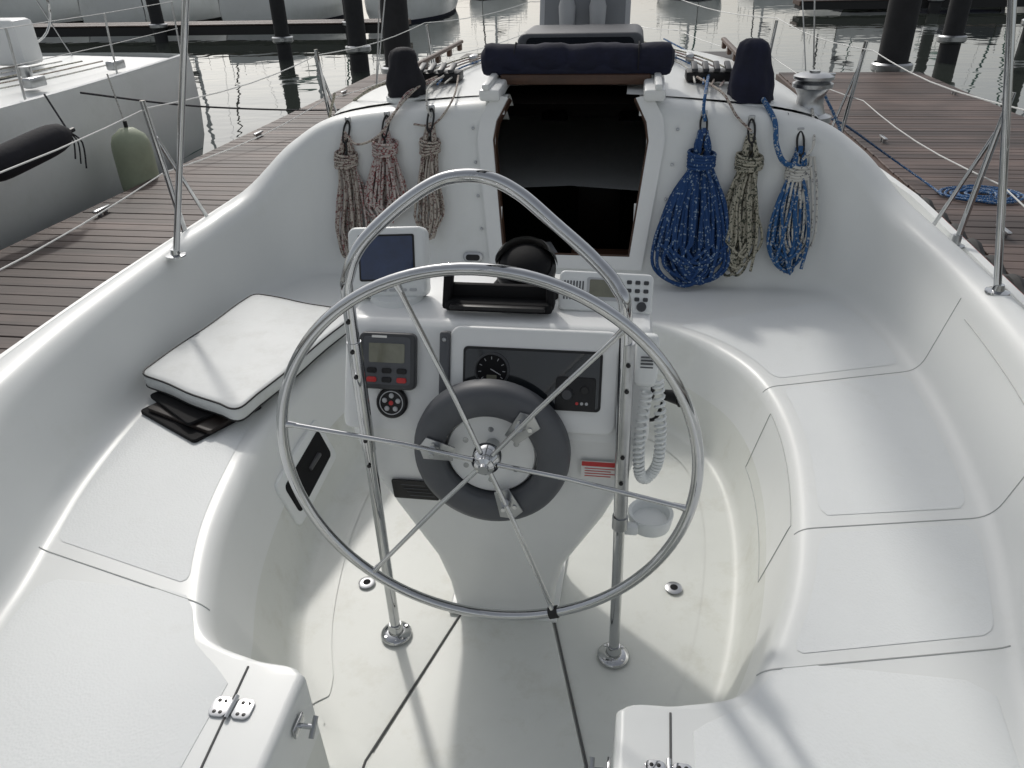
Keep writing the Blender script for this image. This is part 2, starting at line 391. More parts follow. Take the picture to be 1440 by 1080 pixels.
for x in (-.3,.3): mb.tube(cat([(OCX+x+.004,3.98+.074*math.cos(a*math.pi/6),1.372+.075*math.sin(a*math.pi/6)) for a in range(12)],1,True),.004,NAVYB,6,True)
mb.obj("rolled_canvas_dodger")
mb=MB(); 
mb.prism(rrect(.66,.17,.05),.5,GREY,frame((OCX,4.75,1.38),(1,0,0),(0,0,1)),.02)
mb.prism(rrect(.56,.11,.03),.01,GLASS,frame((OCX,4.245,1.39),(1,0,0),(0,0,1)))
mb.obj("sea_hood",boat)
mb=MB(); Mh=frame((CX+.02,5.0,1.52),(1,0,0),(0,.3,1))
mb.prism(rrect(.54,.46,.05),.02,LGREY,Mh,.004); mb.prism(rrect(.48,.40,.04),.006,mat("hatch_tint",(.20,.21,.22),.15,coat=.4),Mh@Matrix.Translation((0,0,.02)))
for x in (-.1,.08): mb.lathe([(0,.0),(.045,.0),(.05,.1),(.035,.15),(.04,.17),(0,.19)],LGREY,Matrix.Translation((CX+.02+x,4.9,1.45)),16)
mb.tube([(CX-.2,5.0,1.28),(CX-.2,5.02,1.5)],.01,SATIN,8); mb.tube([(CX+.25,5.0,1.28),(CX+.25,5.02,1.5)],.01,SATIN,8)
mb.obj("open_deck_hatch",boat)
mb=MB()
mp=[(math.cos(a*math.pi/10)*.07,math.sin(a*math.pi/10)*.11) for a in range(20)]
mb.prism(mp,12,ALU,Matrix.Translation((CX+.02,5.9,1.2))); mb.box((CX+.02,5.9,1.23),(.26,.32,.05),SATIN,bev=.01)
mb.tube([(CX+.02,5.8,2.85),(CX,1.3,2.95)],.06,ALU,12)
mb.tube(cat([(CX+.02,5.7,3.05),(CX,4.5,3.05),(CX,3,3.05),(CX,1.3,3.06)],5),[.16]*4+[.17]*5+[.15]*5+[.13,.10],NAVY,14)
for s in (-1,1): mb.tube([(CX+s*1.6,5.7,.7),(CX+s*.05,5.9,11)],.005,SATIN,6); mb.tube([(CX+s*1.5,5.3,.7),(CX+s*.05,5.9,8)],.004,SATIN,6)
mb.obj("mast_and_boom")
mb=MB()
def roofz(u,y): return 1.275-.11*(u/1.2)**2
for s in (-1,1):
    for j in range(5):
        u0=.62+.06*j
        pts=cat([(CX+s*(.12+.03*j),5.7,1.31),(CX+s*(.5+.05*j),4.9,roofz(.5,4.9)+.02),(CX+s*u0,4.4,roofz(u0,4)+.02),(CX+s*(u0-.02*j),3.95,roofz(u0,4)+.02)],5)
        mb.tube(pts,.005,[R_WHT,R_BLUE2,R_TAN,R_RED,R_BEI][j],6)
    mb.box((CX+s*.74,4.22,roofz(.74,4.2)+.03),(.30,.14,.05),BLACK,bev=.012)
    for j in range(5): mb.box((CX+s*(.63+.055*j),4.19,roofz(.7,4.2)+.07),(.03,.12,.02),DGREY,Matrix.Rotation(.2,3,'X'),.006)
    for k in range(5):
        y=4.5+.35*k; mb.box((CX+s*.95,y,roofz(.95,y)+.03),(.03,.06,.05),TEAK,bev=.008)
    mb.box((CX+s*.95,5.2,roofz(.95,5)+.06),(.035,1.55,.025),TEAK,bev=.01)
    for k in range(3): mb.box((CX+s*(.45+.1*k),4.9,1.27),(.05,.1,.05),SATIN,bev=.015)
    # genoa track and car on the side deck
    mb.box((CX+s*1.52,4.9,.70),(.03,1.8,.02),DGREY); mb.box((CX+s*1.52,4.7,.735),(.05,.14,.06),SATIN,bev=.012)
    mb.tube(cat([(CX+s*1.25,4.05,1.2),(CX+s*1.45,4.4,.95),(CX+s*1.52,4.7,.76),(CX+s*1.35,6.2,.85),(CX+s*.6,7.8,1.1)],6),.007,R_BLUE2 if s>0 else R_BEI,6)
mb.obj("control_lines",boat)

# ------------------------------------------------------------ winches
def cover(name,x,y,z,r,h,m,lean=0):
    mb=MB(); prof=[(0,h),(r*.35,h*.995),(r*.62,h*.93),(r*.72,h*.82),(r*.78,h*.6),(r*.92,h*.45),(r*1.0,h*.25),(r*.97,h*.08),(r*1.04,0),(r*.9,-.005)]
    M=Matrix.Translation((x,y,z)); seg=36; vs=[];fs=[]
    for i,(rr,zz) in enumerate(prof):
        for k in range(seg):
            a=2*math.pi*k/seg; w=1+.07*math.sin(5*a+zz*20)*(1-zz/h*.5)+.04*math.sin(9*a+i)
            vs.append((x+rr*w*math.cos(a)+lean*zz,y+rr*w*math.sin(a),z+zz))
    for i in range(len(prof)-1):
        for k in range(seg): fs.append((i*seg+k,i*seg+(k+1)%seg,(i+1)*seg+(k+1)%seg,(i+1)*seg+k))
    mb.add(vs,fs,m); mb.lathe([(r*1.1,-.03),(r*1.1,-.005),(r*.8,.0)],WHITEP,M,32); return mb.obj(name,None,60)
cover("covered_winch",-.76,3.93,1.215,.095,.22,NAVYB); cover("covered_winch",.945,3.93,1.19,.105,.27,NAVY,-.05)
def winch(x,y,z,sc=1):
    mb=MB(); M=Matrix.Translation((x,y,z))@Matrix.Scale(sc,4)
    mb.lathe([(.0,0),(.085,0),(.085,.02),(.06,.03),(.05,.06),(.047,.09),(.06,.115),(.072,.122),(.072,.135),(.058,.14),(.072,.15),(.072,.16),(.05,.17),(.02,.172),(.02,.178),(0,.178)],SATIN,M,32)
    mb.box((x+.04*sc,y,z+.165*sc),(.09,.02,.012),CHROME,bev=.004)
    return mb.obj("winch")
winch(1.24,4.0,1.08,1.3)
# ------------------------------------------------------------ rope coils
def coil(x,z,zb,w,m,n=14,r=.0065,name="rope_coil",lean=0,seed=1,wrapm=None,m2=None):
    rnd=random.Random(seed); mb=MB()
    def yb(zz): return 3.45+.34*(zz-.42)
    M=lambda px,zz,d: V((px,yb(zz)-d,zz))
    H=z-zb; wz=z-H*.20
    for i in range(n):
        k=(i+.5)/n*2-1
        wl=w/2*(.12+.88*(((i*7)%n+.5)/n)); b=zb+rnd.random()*H*.16; cx=x+k*w*.10+lean; fl=rnd.uniform(.8,1.25)
        d=.02+.075*rnd.random(); d2=.02+.07*rnd.random(); j=lambda a:rnd.uniform(-a,a)
        pts=[M(x+k*.012,z-.005,.03+.008*rnd.random()),M(x-.022+j(.010),z-.07,d*.7),M(x-.02+k*.016,wz,.022+.03*rnd.random()),M(cx-wl*.62*fl+j(.012),wz-H*.24,d),M(cx-wl*.88+j(.020),zb+H*.30,d),M(cx-wl*.85+j(.012),b+H*.10,d*1.05),M(cx+j(.02),b,(d+d2)/2+.01),M(cx+wl*.85+j(.012),b+H*.10,d2*1.05),M(cx+wl*.88+j(.020),zb+H*.30,d2),M(cx+wl*.62*fl+j(.012),wz-H*.24,d2),M(x+.02+k*.016,wz,.022+.03*rnd.random()),M(x+.022+j(.010),z-.07,d2*.7)]
        mb.tube(cat(pts,5,True),r,(m2 if (m2 and i%3==0) else m),7,True)
    for i in range(5):
        zz=wz+.012*i*1.05-.02; rr=.034+.004*rnd.random()+.001*min(n,20)
        mb.tube([V((x+rr*1.05*math.cos(a*math.pi/9),yb(zz)-.042-rr*.8*math.sin(a*math.pi/9),zz+(.006+.004*rnd.random())*math.cos(a*math.pi/9+1+i*.3))) for a in range(18)],r,wrapm or m,8,True)
    mb.tube(cat([M(x+.01,wz,.07),M(x+w*.2,wz-H*.2,.095),M(x+w*.3,zb+H*.3,.10),M(x+w*.22,zb+H*.05,.09)],6),r,m,8)
    mb.tube(cat([M(x,z+.055,.01),M(x-.014,z+.03,.02),M(x-.012,z-.02,.05),M(x,z-.035,.055),M(x+.012,z-.02,.05),M(x+.014,z+.03,.02)],5,True),.005,BLACK,8,True)
    mb.box(M(x,z+.055,.004),(.03,.012,.035),SATIN,bev=.004)
    mb.tube(cat([M(x,z-.03,.055),M(x+.012,z-.07,.06),M(x-.01,z-.11,.06)],4),.005,BLACK,6)
    return mb.obj(name,None,80)
coil(-1.0,1.075,.50,.16,R_TAN,16,seed=1,lean=.03,m2=R_RED); coil(-.80,1.10,.67,.22,R_RED,24,seed=2,lean=0); coil(-.575,1.13,.60,.14,R_TAN,10,.0055,seed=3)
coil(.715,1.11,.445,.33,R_BLUE,44,.0084,seed=4,lean=-.015); coil(.93,1.09,.49,.18,R_BEI,20,seed=5,lean=-.03); coil(1.15,1.04,.51,.20,R_BLUE2,14,.0075,seed=6,lean=-.03,wrapm=R_WHT)
mb=MB()
for q in range(5):
    x=1.13+.018*q; mb.tube(cat([(x,3.60,1.0),(x-.03,3.52,.85),(x-.04,3.46,.68),(x,3.44,.60),(x+.04,3.46,.68),(x+.03,3.52,.86),(x+.01,3.60,1.0)],6),.0055,R_WHT,8)
mb.obj("rope_coil",None,80)
mb=MB()
def ln(pts,r,m): mb.tube(cat(pts,8),r,m,8)
ln([(-.80,3.66,1.13),(-.76,3.70,1.17),(-.72,3.80,1.24),(-.66,4.0,1.26),(-.60,4.2,1.27)],.006,R_RED)
ln([(-1.0,3.62,1.09),(-.93,3.58,1.04),(-.82,3.6,1.08),(-.74,3.70,1.19),(-.68,3.9,1.26),(-.64,4.2,1.27)],.006,R_TAN)
ln([(-.575,3.68,1.15),(-.6,3.71,1.20),(-.62,3.85,1.26),(-.6,4.1,1.28)],.005,R_WHT)
ln([(-.66,3.66,1.12),(-.56,3.68,1.12),(-.48,3.76,1.22),(-.52,4.1,1.28)],.005,R_TAN)
ln([(.72,3.66,1.14),(.71,3.69,1.19),(.72,3.78,1.25),(.76,4.15,1.27)],.008,R_BLUE2)
ln([(1.16,3.58,.96),(1.08,3.56,.98),(1.04,3.60,1.05),(1.03,3.68,1.14),(.99,3.82,1.21)],.012,R_BLUE2)
ln([(.93,3.64,1.10),(.86,3.69,1.16),(.80,3.8,1.24),(.7,4.1,1.27)],.006,R_TAN)
ln([(1.16,3.58,.99),(1.2,3.60,1.05),(1.22,3.78,1.13),(1.24,3.92,1.15)],.006,R_WHT)
ln([(-.85,3.93,1.27),(-.95,3.95,1.24),(-1.1,4.1,1.16),(-1.2,4.4,1.12)],.007,R_BEI)
mb.obj("halyard_line")

# ------------------------------------------------------------ steering wheel
WC=V((.075,1.40,.785)); RW=.492
mb=MB()
mb.tube([WC+V((RW*math.cos(a*math.pi/60),0,RW*math.sin(a*math.pi/60))) for a in range(120)],.0135,CHROME,16,True)
for d in (170,110,50,-10,-70,-130):
    a=math.radians(d); u=V((math.cos(a),0,math.sin(a)))
    mb.tube([WC+u*.03+V((0,.022,-.006)),WC+u*.2+V((0,.018,0)),WC+u*(RW-.005)],.0062,CHROME,10)
    mb.tube([WC+u*(RW-.04)+V((0,.004,0)),WC+u*(RW-.01)],[.006,.009],CHROME,10)
Mw=frame(WC+V((0,.035,-.008)),(1,0,0),(0,0,1))
mb.lathe([(.0,.045),(.012,.045),(.014,.035),(.024,.03),(.026,.02),(.034,.012),(.036,-.02),(.0,-.03)],CHROME,Mw,32)
mb.tube([WC+V((0,.05,-.01)),WC+V((0,.25,-.06))],.018,SATIN,16)
a=math.radians(-70); p=WC+V((math.cos(a)*RW,0,math.sin(a)*RW)); t=V((-math.sin(a),0,math.cos(a)))
mb.tube([p-t*.012,p+t*.012],.0165,RUBBER,14)
mb.obj("steering_wheel",None,50)
mb=MB(); RC=(.068,1.545,.722); Mr=frame(RC,(1,0,0),(0,.06,1))
mb.lathe([(.122,-.02),(.120,.03),(.125,.038),(.15,.043),(.18,.040),(.196,.03),(.202,.01),(.202,-.015),(.122,-.02)],GREY,Mr,64)
for d in (170,50,-70):
    a=math.radians(d); R3=Matrix.Rotation(a,4,'Z'); MM=Mr@R3@Matrix.Translation((.135,0,.045))
    mb.prism([(-.045,-.02),(.03,-.032),(.045,0),(.03,.032),(-.045,.02)],.004,SATIN,MM,.001)
    for sy in (-.016,.016): mb.lathe([(0,.004),(.006,.004),(.006,0)],CHROME,MM@Matrix.Translation((.01,sy,.004)),12)
    q=WC+V((math.cos(a)*.13,.018,math.sin(a)*.13)); mb.tube([MM@V((0,0,0)),q],.010,SATIN,8)
mb.obj("autopilot_wheel_drive",None,50)
# ------------------------------------------------------------ guard rail
mb=MB()
g=cat([(-.26,1.55,.03),(-.262,1.55,.4),(-.262,1.55,.8),(-.262,1.55,1.12),(-.255,1.555,1.19),(-.22,1.57,1.26),(-.14,1.60,1.333),(-.06,1.62,1.385),(.0,1.63,1.403),(.07,1.632,1.400),(.14,1.63,1.367),(.22,1.615,1.305),(.31,1.59,1.235),(.365,1.565,1.18),(.388,1.55,1.11),(.395,1.55,.8),(.405,1.55,.4),(.41,1.55,.03)],8)
mb.tube(g,.0155,CHROME,18)
mb.tube([(-.262,1.55,1.02),(-.262,1.55,.7)],.0175,CHROME,18)
mb.tube([(.395,1.55,1.05),(.405,1.55,.52)],.0175,SATIN,18)
for x,y in ((-.26,1.55),(.41,1.55)):
    mb.lathe([(0,.045),(.018,.045),(.022,.035),(.024,.014),(.044,.010),(.048,.004),(.048,0)],CHROME,Matrix.Translation((x,y,.003)),28)
    for k in range(4):
        a=math.pi/4+k*math.pi/2; mb.lathe([(0,.004),(.004,.004),(.006,0)],SATIN,Matrix.Translation((x+.036*math.cos(a),y+.036*math.sin(a),.012)),10)
for x in (-.262,.40):
    for z in (1.08,1.0,.93,.74,.66):
        mb.lathe([(0,.004),(.005,.003),(.006,0)],BLACK,frame((x,1.531,z),(1,0,0),(0,0,1)),10)
mb.tube([(.404,1.55,.50),(.404,1.55,.54)],.021,SATIN,16)
mb.obj("binnacle_guard_rail",None,50)

# ------------------------------------------------------------ console
con=empty("steering_console")
mb=MB()
def sect(z,x0,x1,y0,y1,r=.04,n=4):
    return [V((p[0]+(x0+x1)/2,p[1]+(y0+y1)/2,z)) for p in rrect(x1-x0,y1-y0,r,n)]
S=[sect(0,-.10,.215,1.68,1.95,.03),sect(.10,-.115,.22,1.68,1.95,.03),sect(.22,-.15,.25,1.67,1.97),sect(.45,-.24,.36,1.625,2.0),sect(.62,-.30,.42,1.60,2.02,.03),sect(.70,-.325,.445,1.60,2.04,.03),sect(.735,-.328,.448,1.600,2.05,.03),sect(.742,-.345,.462,1.590,2.06,.03),sect(.76,-.347,.464,1.594,2.06,.03),sect(.985,-.342,.46,1.690,2.08,.03),sect(1.002,-.335,.452,1.703,2.075,.028),sect(1.008,-.315,.435,1.72,2.06,.02)]
rows=[r+[r[0]] for r in S]; mb.grid(rows,GELC); mb.add(S[-1],[tuple(range(len(S[-1])))],GELC)
mb.prism([(-.115,1.655),(.23,1.655),(.24,2.0),(-.125,2.0)],.012,GEL,Matrix.Translation((0,0,.0)),.006)
mb.lathe([(.120,-.06),(.118,.03),(.112,.037),(.0,.039)],GELC,frame((.068,1.57,.722),(1,0,0),(0,.06,1)),48)
for k in range(6):
    a=k*math.pi/3+.5; mb.lathe([(0,.005),(.007,.004),(.008,0)],SATIN,frame((.068+.075*math.cos(a),1.534+.0045*math.sin(a),.722+.075*math.sin(a)),(1,0,0),(0,0.06,1)),10)
mb.obj("pedestal_body",con,40,recalc=True)
def F(x,v,d=0.0):
    M=frame((x,1.592+.371*v,.75+.928*v),(1,0,0),(0,.371,.928)); return M@Matrix.Translation((0,0,d+.003))
mb=MB()
mb.prism(rrect(.43,.262,.03),.022,GELC,F(.165,.145),.008)
mb.prism(rrect(.352,.152,.012),.003,BLACK,F(.163,.150,.022)); mb.prism(rrect(.340,.140,.01),.002,GLASS,F(.163,.150,.025))
for x,v in ((-.062,.16),(.392,.13)): mb.prism(rrect(.026,.20,.008),.03,GREY,F(x,v),.004)
for x,v in ((-.062,.24),(-.062,.08),(.392,.20),(.392,.06)): mb.lathe([(0,.004),(.005,.003),(.006,0)],SATIN,F(x,v,.03),10)
Mg=F(.062,.168,.026); mb.lathe([(.045,.0),(.045,.006),(.041,.008),(.040,.003),(0,.003)],DGREY,Mg,40); mb.lathe([(.039,.0035),(0,.0036)],BLACKM,Mg,40)
for k in range(9):
    a=math.radians(220-k*32); mb.box(Mg@V((.031*math.cos(a),.031*math.sin(a),.0045)),(.007,.0014,.001),LGREY,(Mg.to_3x3()@Matrix.Rotation(a,3,'Z')))
mb.box(Mg@V((.01,-.004,.005)),(.03,.0018,.001),LGREY,(Mg.to_3x3()@Matrix.Rotation(-.5,3,'Z'))); mb.prism(rrect(.026,.01,.002),.001,LCD,Mg@Matrix.Translation((0,-.017,.004)))
mb.prism(rrect(.10,.085,.008),.006,BLACK,F(.275,.118,.026),.002); mb.lathe([(0,.02),(.012,.02),(.016,.006),(.016,0)],DGREY,F(.255,.118,.03),20); mb.lathe([(0,.012),(.009,.012),(.010,0)],RUBBER,F(.298,.13,.03),16)
for k in range(3): mb.lathe([(0,.002),(.004,.002),(.004,0)],RED if k==0 else LGREY,F(.29+.012*k-.01,.095,.032),10)
mb.obj("instrument_panel",con,40)
mb=MB()
mb.prism(rrect(.15,.148,.016),.022,DGREY,F(-.215,.176),.006)
mb.prism(rrect(.095,.05,.004),.003,LCD,F(-.215,.198,.021))
mb.prism(rrect(.125,.125,.01),.0015,GREY,F(-.215,.178,.0212))
for i in range(2):
    for k in range(3): mb.prism(rrect(.026,.014,.005),.005,RED if (i==1 and k!=1) else BLACK,F(-.255+.04*k,.152-.024*i,.022),.002)
mb.prism(rrect(.04,.006,.001),.001,PAPER,F(-.235,.24,.022))
mb.obj("autopilot_control_head",con,40)
mb=MB(); M=F(-.205,.066); mb.lathe([(.042,0),(.042,.008),(.038,.012),(0,.013)],BLACK,M,36)
mb.lathe([(.032,.0132),(.0295,.0135)],LGREY,M,36)
for k in range(5):
    a=k*2*math.pi/5+.3; mb.lathe([(0,.004),(.006,.003),(.007,0)],LGREY,M@Matrix.Translation((.019*math.cos(a),.019*math.sin(a),.013)),12)
mb.lathe([(0,.004),(.006,.003),(.006,0)],RED,M@Matrix.Translation((0,0,.013)),12)
mb.obj("stereo_remote",con,40)
mb=MB()
mb.prism(rrect(.10,.055,.003),.002,PAPER,frame((.345,1.590,.655),(1,0,0),(0,-.0,1))); mb.prism(rrect(.096,.014,.002),.001,RED,frame((.345,1.588,.674),(1,0,0),(0,0,1)))
for k in range(4): mb.box((.345-.006*(k%2),1.5872,.660-.008*k),(.08-.012*(k%2),.001,.002),RED)
mb.prism(rrect(.13,.07,.006),.004,BLACK,frame((-.165,1.604,.535),(1,0,0),(0,-.12,1)))
for k in range(4): mb.box((-.17+.008*k,1.598,.553-.012*k),(.07,.001,.0018),GREY)
mb.obj("warning_label",con)
mb=MB(); Mc=frame((-.258,1.85,1.11),(1,.06,.03),(0.02,.36,.93))
mb.prism(rrect(.215,.19,.022),.05,WHITEP,Mc@Matrix.Translation((0,0,-.05)),.01); mb.prism(rrect(.155,.125,.006),.002,BLACK,Mc@Matrix.Translation((0,.012,0))); mb.prism(rrect(.145,.115,.004),.0015,SCREEN,Mc@Matrix.Translation((0,.012,.0015)))
for k in range(6): mb.prism(rrect(.02,.008,.003),.003,LGREY,Mc@Matrix.Translation((-.07+.028*k,-.075,0)))
mb.box((-.25,1.86,1.02),(.10,.07,.03),WHITEP,bev=.01); mb.lathe([(0,.02),(.07,.018),(.075,0)],WHITEP,Matrix.Translation((-.24,1.85,1.005)),30)
mb.tube([(-.33,1.87,1.02),(-.17,1.86,1.02)],.01,WHITEP,10)
mb.obj("chartplotter",con,40)
mb=MB(); Mk=Matrix.Translation((.113,1.92,1.008))
mb.lathe([(.10,0),(.10,.012),(.085,.03),(.075,.05)],BLACKM,Mk,40); 
Mt=Matrix.Translation((.113,1.92,1.075))@Matrix.Rotation(math.radians(25),4,'X')
mb.lathe([(.078,-.03),(.083,-.005),(.083,.012),(.074,.020),(.072,.014)],BLACK,Mt,44)
mb.lathe([(.072*math.cos(a*math.pi/20),.014+.045*math.sin(a*math.pi/20)) for a in range(11)],BLACKM,Mt,40)
rows=[]
for i in range(9):
    ph=math.radians(-10+i*14); rows.append([Mt@V((.088*math.cos(th)*math.cos(ph*.9),.088*math.sin(th)*math.cos(ph*.9),.012+.07*math.sin(ph))) for th in [math.radians(10+160*k/20) for k in range(21)]])
mb.grid(rows[:5],BLACK)
mb.obj("compass",con,50)
mb=MB()
mb.box((.06,1.775,1.03),(.285,.05,.03),BLACKM,bev=.012); mb.box((.06,1.80,1.055),(.27,.02,.05),BLACKM,bev=.008)
mb.box((-.075,1.785,1.075),(.022,.045,.12),BLACKM,Matrix.Rotation(.12,3,'Y'),.008); mb.box((.195,1.785,1.06),(.022,.045,.075),BLACKM,bev=.008)
mb.box((.06,1.745,1.035),(.25,.02,.012),BLACK,bev=.004)
mb.obj("handset_holder",con,40)
mb=MB(); Mr2=frame((.335,1.83,1.055),(1,.02,-.03),(0,.55,.83))
mb.prism(rrect(.245,.105,.015),.03,WHITEP,Mr2@Matrix.Translation((0,0,-.03)),.006)
mb.prism(rrect(.09,.06,.006),.002,LGREY,Mr2@Matrix.Translation((-.005,.006,0))); mb.prism(rrect(.075,.045,.003),.002,LCD,Mr2@Matrix.Translation((-.005,.008,.001)))
for k in range(7): mb.prism(rrect(.004,.05,.001),.001,GREY,Mr2@Matrix.Translation((-.108+.008*k,.0,0)))
for k in range(9): mb.prism(rrect(.013,.01,.003),.003,DGREY,Mr2@Matrix.Translation((.06+.022*(k%3),.028-.022*(k//3),0)))
mb.lathe([(0,.008),(.012,.008),(.013,0)],DGREY,Mr2@Matrix.Translation((.095,-.035,0)),16)
mb.prism(rrect(.05,.008,.002),.002,RED,Mr2@Matrix.Translation((-.02,-.038,0)))
mb.box((.33,1.87,1.01),(.12,.06,.03),WHITEP,bev=.01)
mb.obj("radio_control_unit",con,40)
mb=MB()
mb.prism(rrect(.10,.05,.024),.008,SATIN,frame((-.36,3.475,.52),(1,0,0),(0,.32,1)),.002); mb.prism(rrect(.07,.03,.014),.004,BLACK,frame((-.36,3.467,.52),(1,0,0),(0,.32,1)))
mb.obj("shore_power_inlet",boat)
mb=MB()
mb.box((.445,1.63,.965),(.055,.045,.13),WHITEP,Matrix.Rotation(math.radians(-18),3,'X'),.014,3)
for k in range(5): mb.box((.445,1.605,.985-.009*k),(.03,.004,.003),GREY)
def coilcord(path,R,turns,r):
    P=cat(path,20); n=turns*10; pts=[]
    for i in range(n):
        t=i/(n-1)*(len(P)-1); a=int(min(t,len(P)-2)); p=P[a].lerp(P[a+1],t-a); d=(P[a+1]-P[a]).normalized(); u=d.orthogonal().normalized(); w=d.cross(u); an=2*math.pi*i/10
        pts.append(p+(u*math.cos(an)+w*math.sin(an))*R)
    mb.tube(pts,r,WHITEP,6)
coilcord([(.45,1.59,.90),(.44,1.565,.78),(.445,1.56,.68),(.465,1.57,.655),(.49,1.58,.70),(.49,1.59,.80),(.475,1.61,.92)],.012,46,.0038)
mb.obj("radio_handset",None,60)
mb=MB(); mb.tube([(.50,1.68,.84),(.535,1.66,.845)],[.014,.02],BLACK,14); mb.tube([(.535,1.66,.845),(.55,1.655,.847)],[.024,.022],RUBBER,14); mb.tube(cat([(.44,1.7,.75),(.48,1.66,.78),(.50,1.68,.84)],5),.005,BLACK,8)
mb.box((.46,1.70,.84),(.03,.05,.04),BLACK,bev=.01); mb.obj("engine_throttle_knob",None)
mb=MB(); Mq=Matrix.Translation((.488,1.64,.46))@Matrix.Scale(.85,4)
mb.lathe([(0,.005),(.055,.005),(.062,.03),(.072,.034),(.074,.03),(.066,-.02),(0,-.025)],WHITEP,Mq,36); mb.box((.43,1.585,.47),(.05,.03,.03),WHITEP,bev=.008)
mb.obj("cup_holder",None,40)

# ------------------------------------------------------------ cushion
mb=MB(); q=[V((-1.265,2.93,0)),V((-.725,2.77,0)),V((-.875,1.96,0)),V((-1.36,2.17,0))]
def rq(q,r,n=5):
    out=[]
    for i in range(4):
        p=q[i]; a=(q[i-1]-p).normalized(); b=(q[(i+1)%4]-p).normalized(); s=p+a*r; e=p+b*r; e2=q[(i+1)%4]+(p-q[(i+1)%4]).normalized()*r
        for k in range(n+1):
            t=k/n; out.append(s*(1-t)**2+p*2*t*(1-t)+e*t*t)
        L=(e2-e).length; nrm=V((-(e2-e).y,(e2-e).x,0)).normalized()
        for k in range(1,10):
            t=k/10; out.append(e.lerp(e2,t)+nrm*.004*math.sin(t*9+i*2))
    return out
base=rq(q,.045); c0=sum(base,V())/len(base); rows=[]
for f,z in ((.99,0),(1.0,.005),(1.004,.025),(1.0,.046),(.99,.050),(.93,.053),(.8,.056),(.5,.060),(.2,.061),(0.001,.061)):
    rows.append([c0+(p-c0)*f+V((0,0,z+(.0025*noise.noise(V((p.x*9*f,p.y*9*f,3))) if f<.95 else 0))) for p in base]); rows[-1].append(rows[-1][0])
T=Matrix.Translation((0,0,.472))
mb.grid([[T@p for p in r] for r in rows],VINYL); mb.add([T@p for p in rows[0][:-1]],[tuple(range(len(base)))],VINYL)
for f,z in ((.998,.050),(.998,.002)): mb.tube([T@(c0+(p-c0)*f+V((0,0,z))) for p in base],.0036,BLACK,8,True)
mb.obj("seat_cushion",None,60,recalc=True)
mb=MB()
for k,(x,y,a,w,h) in enumerate(((-1.10,2.10,.5,.34,.28),(-1.08,2.12,.38,.33,.27),(-1.1,2.16,.6,.3,.3))):
    mb.prism(rrect(w,h,.015),.012,[BLACKM,DWOOD,BLACKM][k],Matrix.Translation((x,y,.424+.0145*k))@Matrix.Rotation(-a,4,'Z'),.003)
mb.box((-1.0,2.5,.445),(.3,.5,.045),BLACKM,bev=.01)
mb.obj("folded_washboards",None)

# ------------------------------------------------------------ well wall fittings
mb=MB()
def wallM(side,y,z):
    pr=PR[side]; best=min(range(int(len(pr)*.8)),key=lambda i:abs(pr[i][13].y-y)+ (5 if pr[i][13].y<1.2 else 0))
    a=pr[best][7]; b=pr[best][13]; t=(z-a.z)/(b.z-a.z); p=a.lerp(b,t); tx=(pr[best+3][13]-pr[best-3][13]).normalized()
    return frame(p,tx if side<0 else -tx,(b-a)) , p
Mw1,p=wallM(-1,2.08,.19)
if (Mw1.to_3x3()@V((0,0,1))).x<0: Mw1=Mw1@Matrix.Rotation(math.pi,4,'Y')
Mw1=Mw1@Matrix.Translation((0,0,-.022))
mb.prism(rrect(.44,.19,.03),.040,WHITEP,Mw1,.006); mb.prism(rrect(.36,.12,.02),.003,BLACKM,Mw1@Matrix.Translation((0,0,.039))); mb.box(Mw1@V((.05,.0,.043)),(.02,.10,.014),DGREY,bev=.004)
mb.obj("engine_panel_recess",boat)
mb=MB()
def wp(y,k): 
    pr=PR[1]; best=min((i for i in range(int(len(pr)*.8)) if pr[i][12].y>1.2),key=lambda i:abs(pr[i][12].y-y)); return pr[best][k]+V((-.0004,0,0))
edge=[wp(y,14) for y in [1.75+.05*i for i in range(13)]]+[wp(2.35,k) for k in (13,12,11,10,9)]+[wp(y,9) for y in [2.35-.05*i for i in range(13)]]+[wp(1.75,k) for k in (10,11,12,13)]
mb.tube(edge,.0020,SEAM,6,True); mb.obj("locker_door_seam",boat)
def hinge(x,y,s=1):
    m_=MB()
    for dx in (-.026,.026): m_.prism(rrect(.042,.05,.014),.003,CHROME,Matrix.Translation((x+dx,y,.4215+.001)),.001)
    m_.tube([(x,y-.028,.427),(x,y+.028,.427)],.005,CHROME,10)
    for dx in (-.034,-.02,.02,.034):
        for dy in (-.014,.014): m_.lathe([(0,.0015),(.004,.001),(.0045,0)],BLACK,Matrix.Translation((x+dx,y+dy,.4255)),10)
    return m_.obj("seat_hinge",boat)
hinge(-.415,.95); hinge(.517,.92)
def latch(x,y,z,d):
    m_=MB(); m_.box((x,y,z),(.008,.05,.03),CHROME,bev=.003); m_.tube([(x,y,z),(x+d*.035,y,z)],.006,CHROME,10); m_.tube([(x+d*.035,y-.02,z-.012),(x+d*.035,y+.02,z+.012)],.006,SATIN,10); m_.obj("gate_latch",boat)
latch(-.282,.97,.36,1); latch(.40,.95,.36,-1)

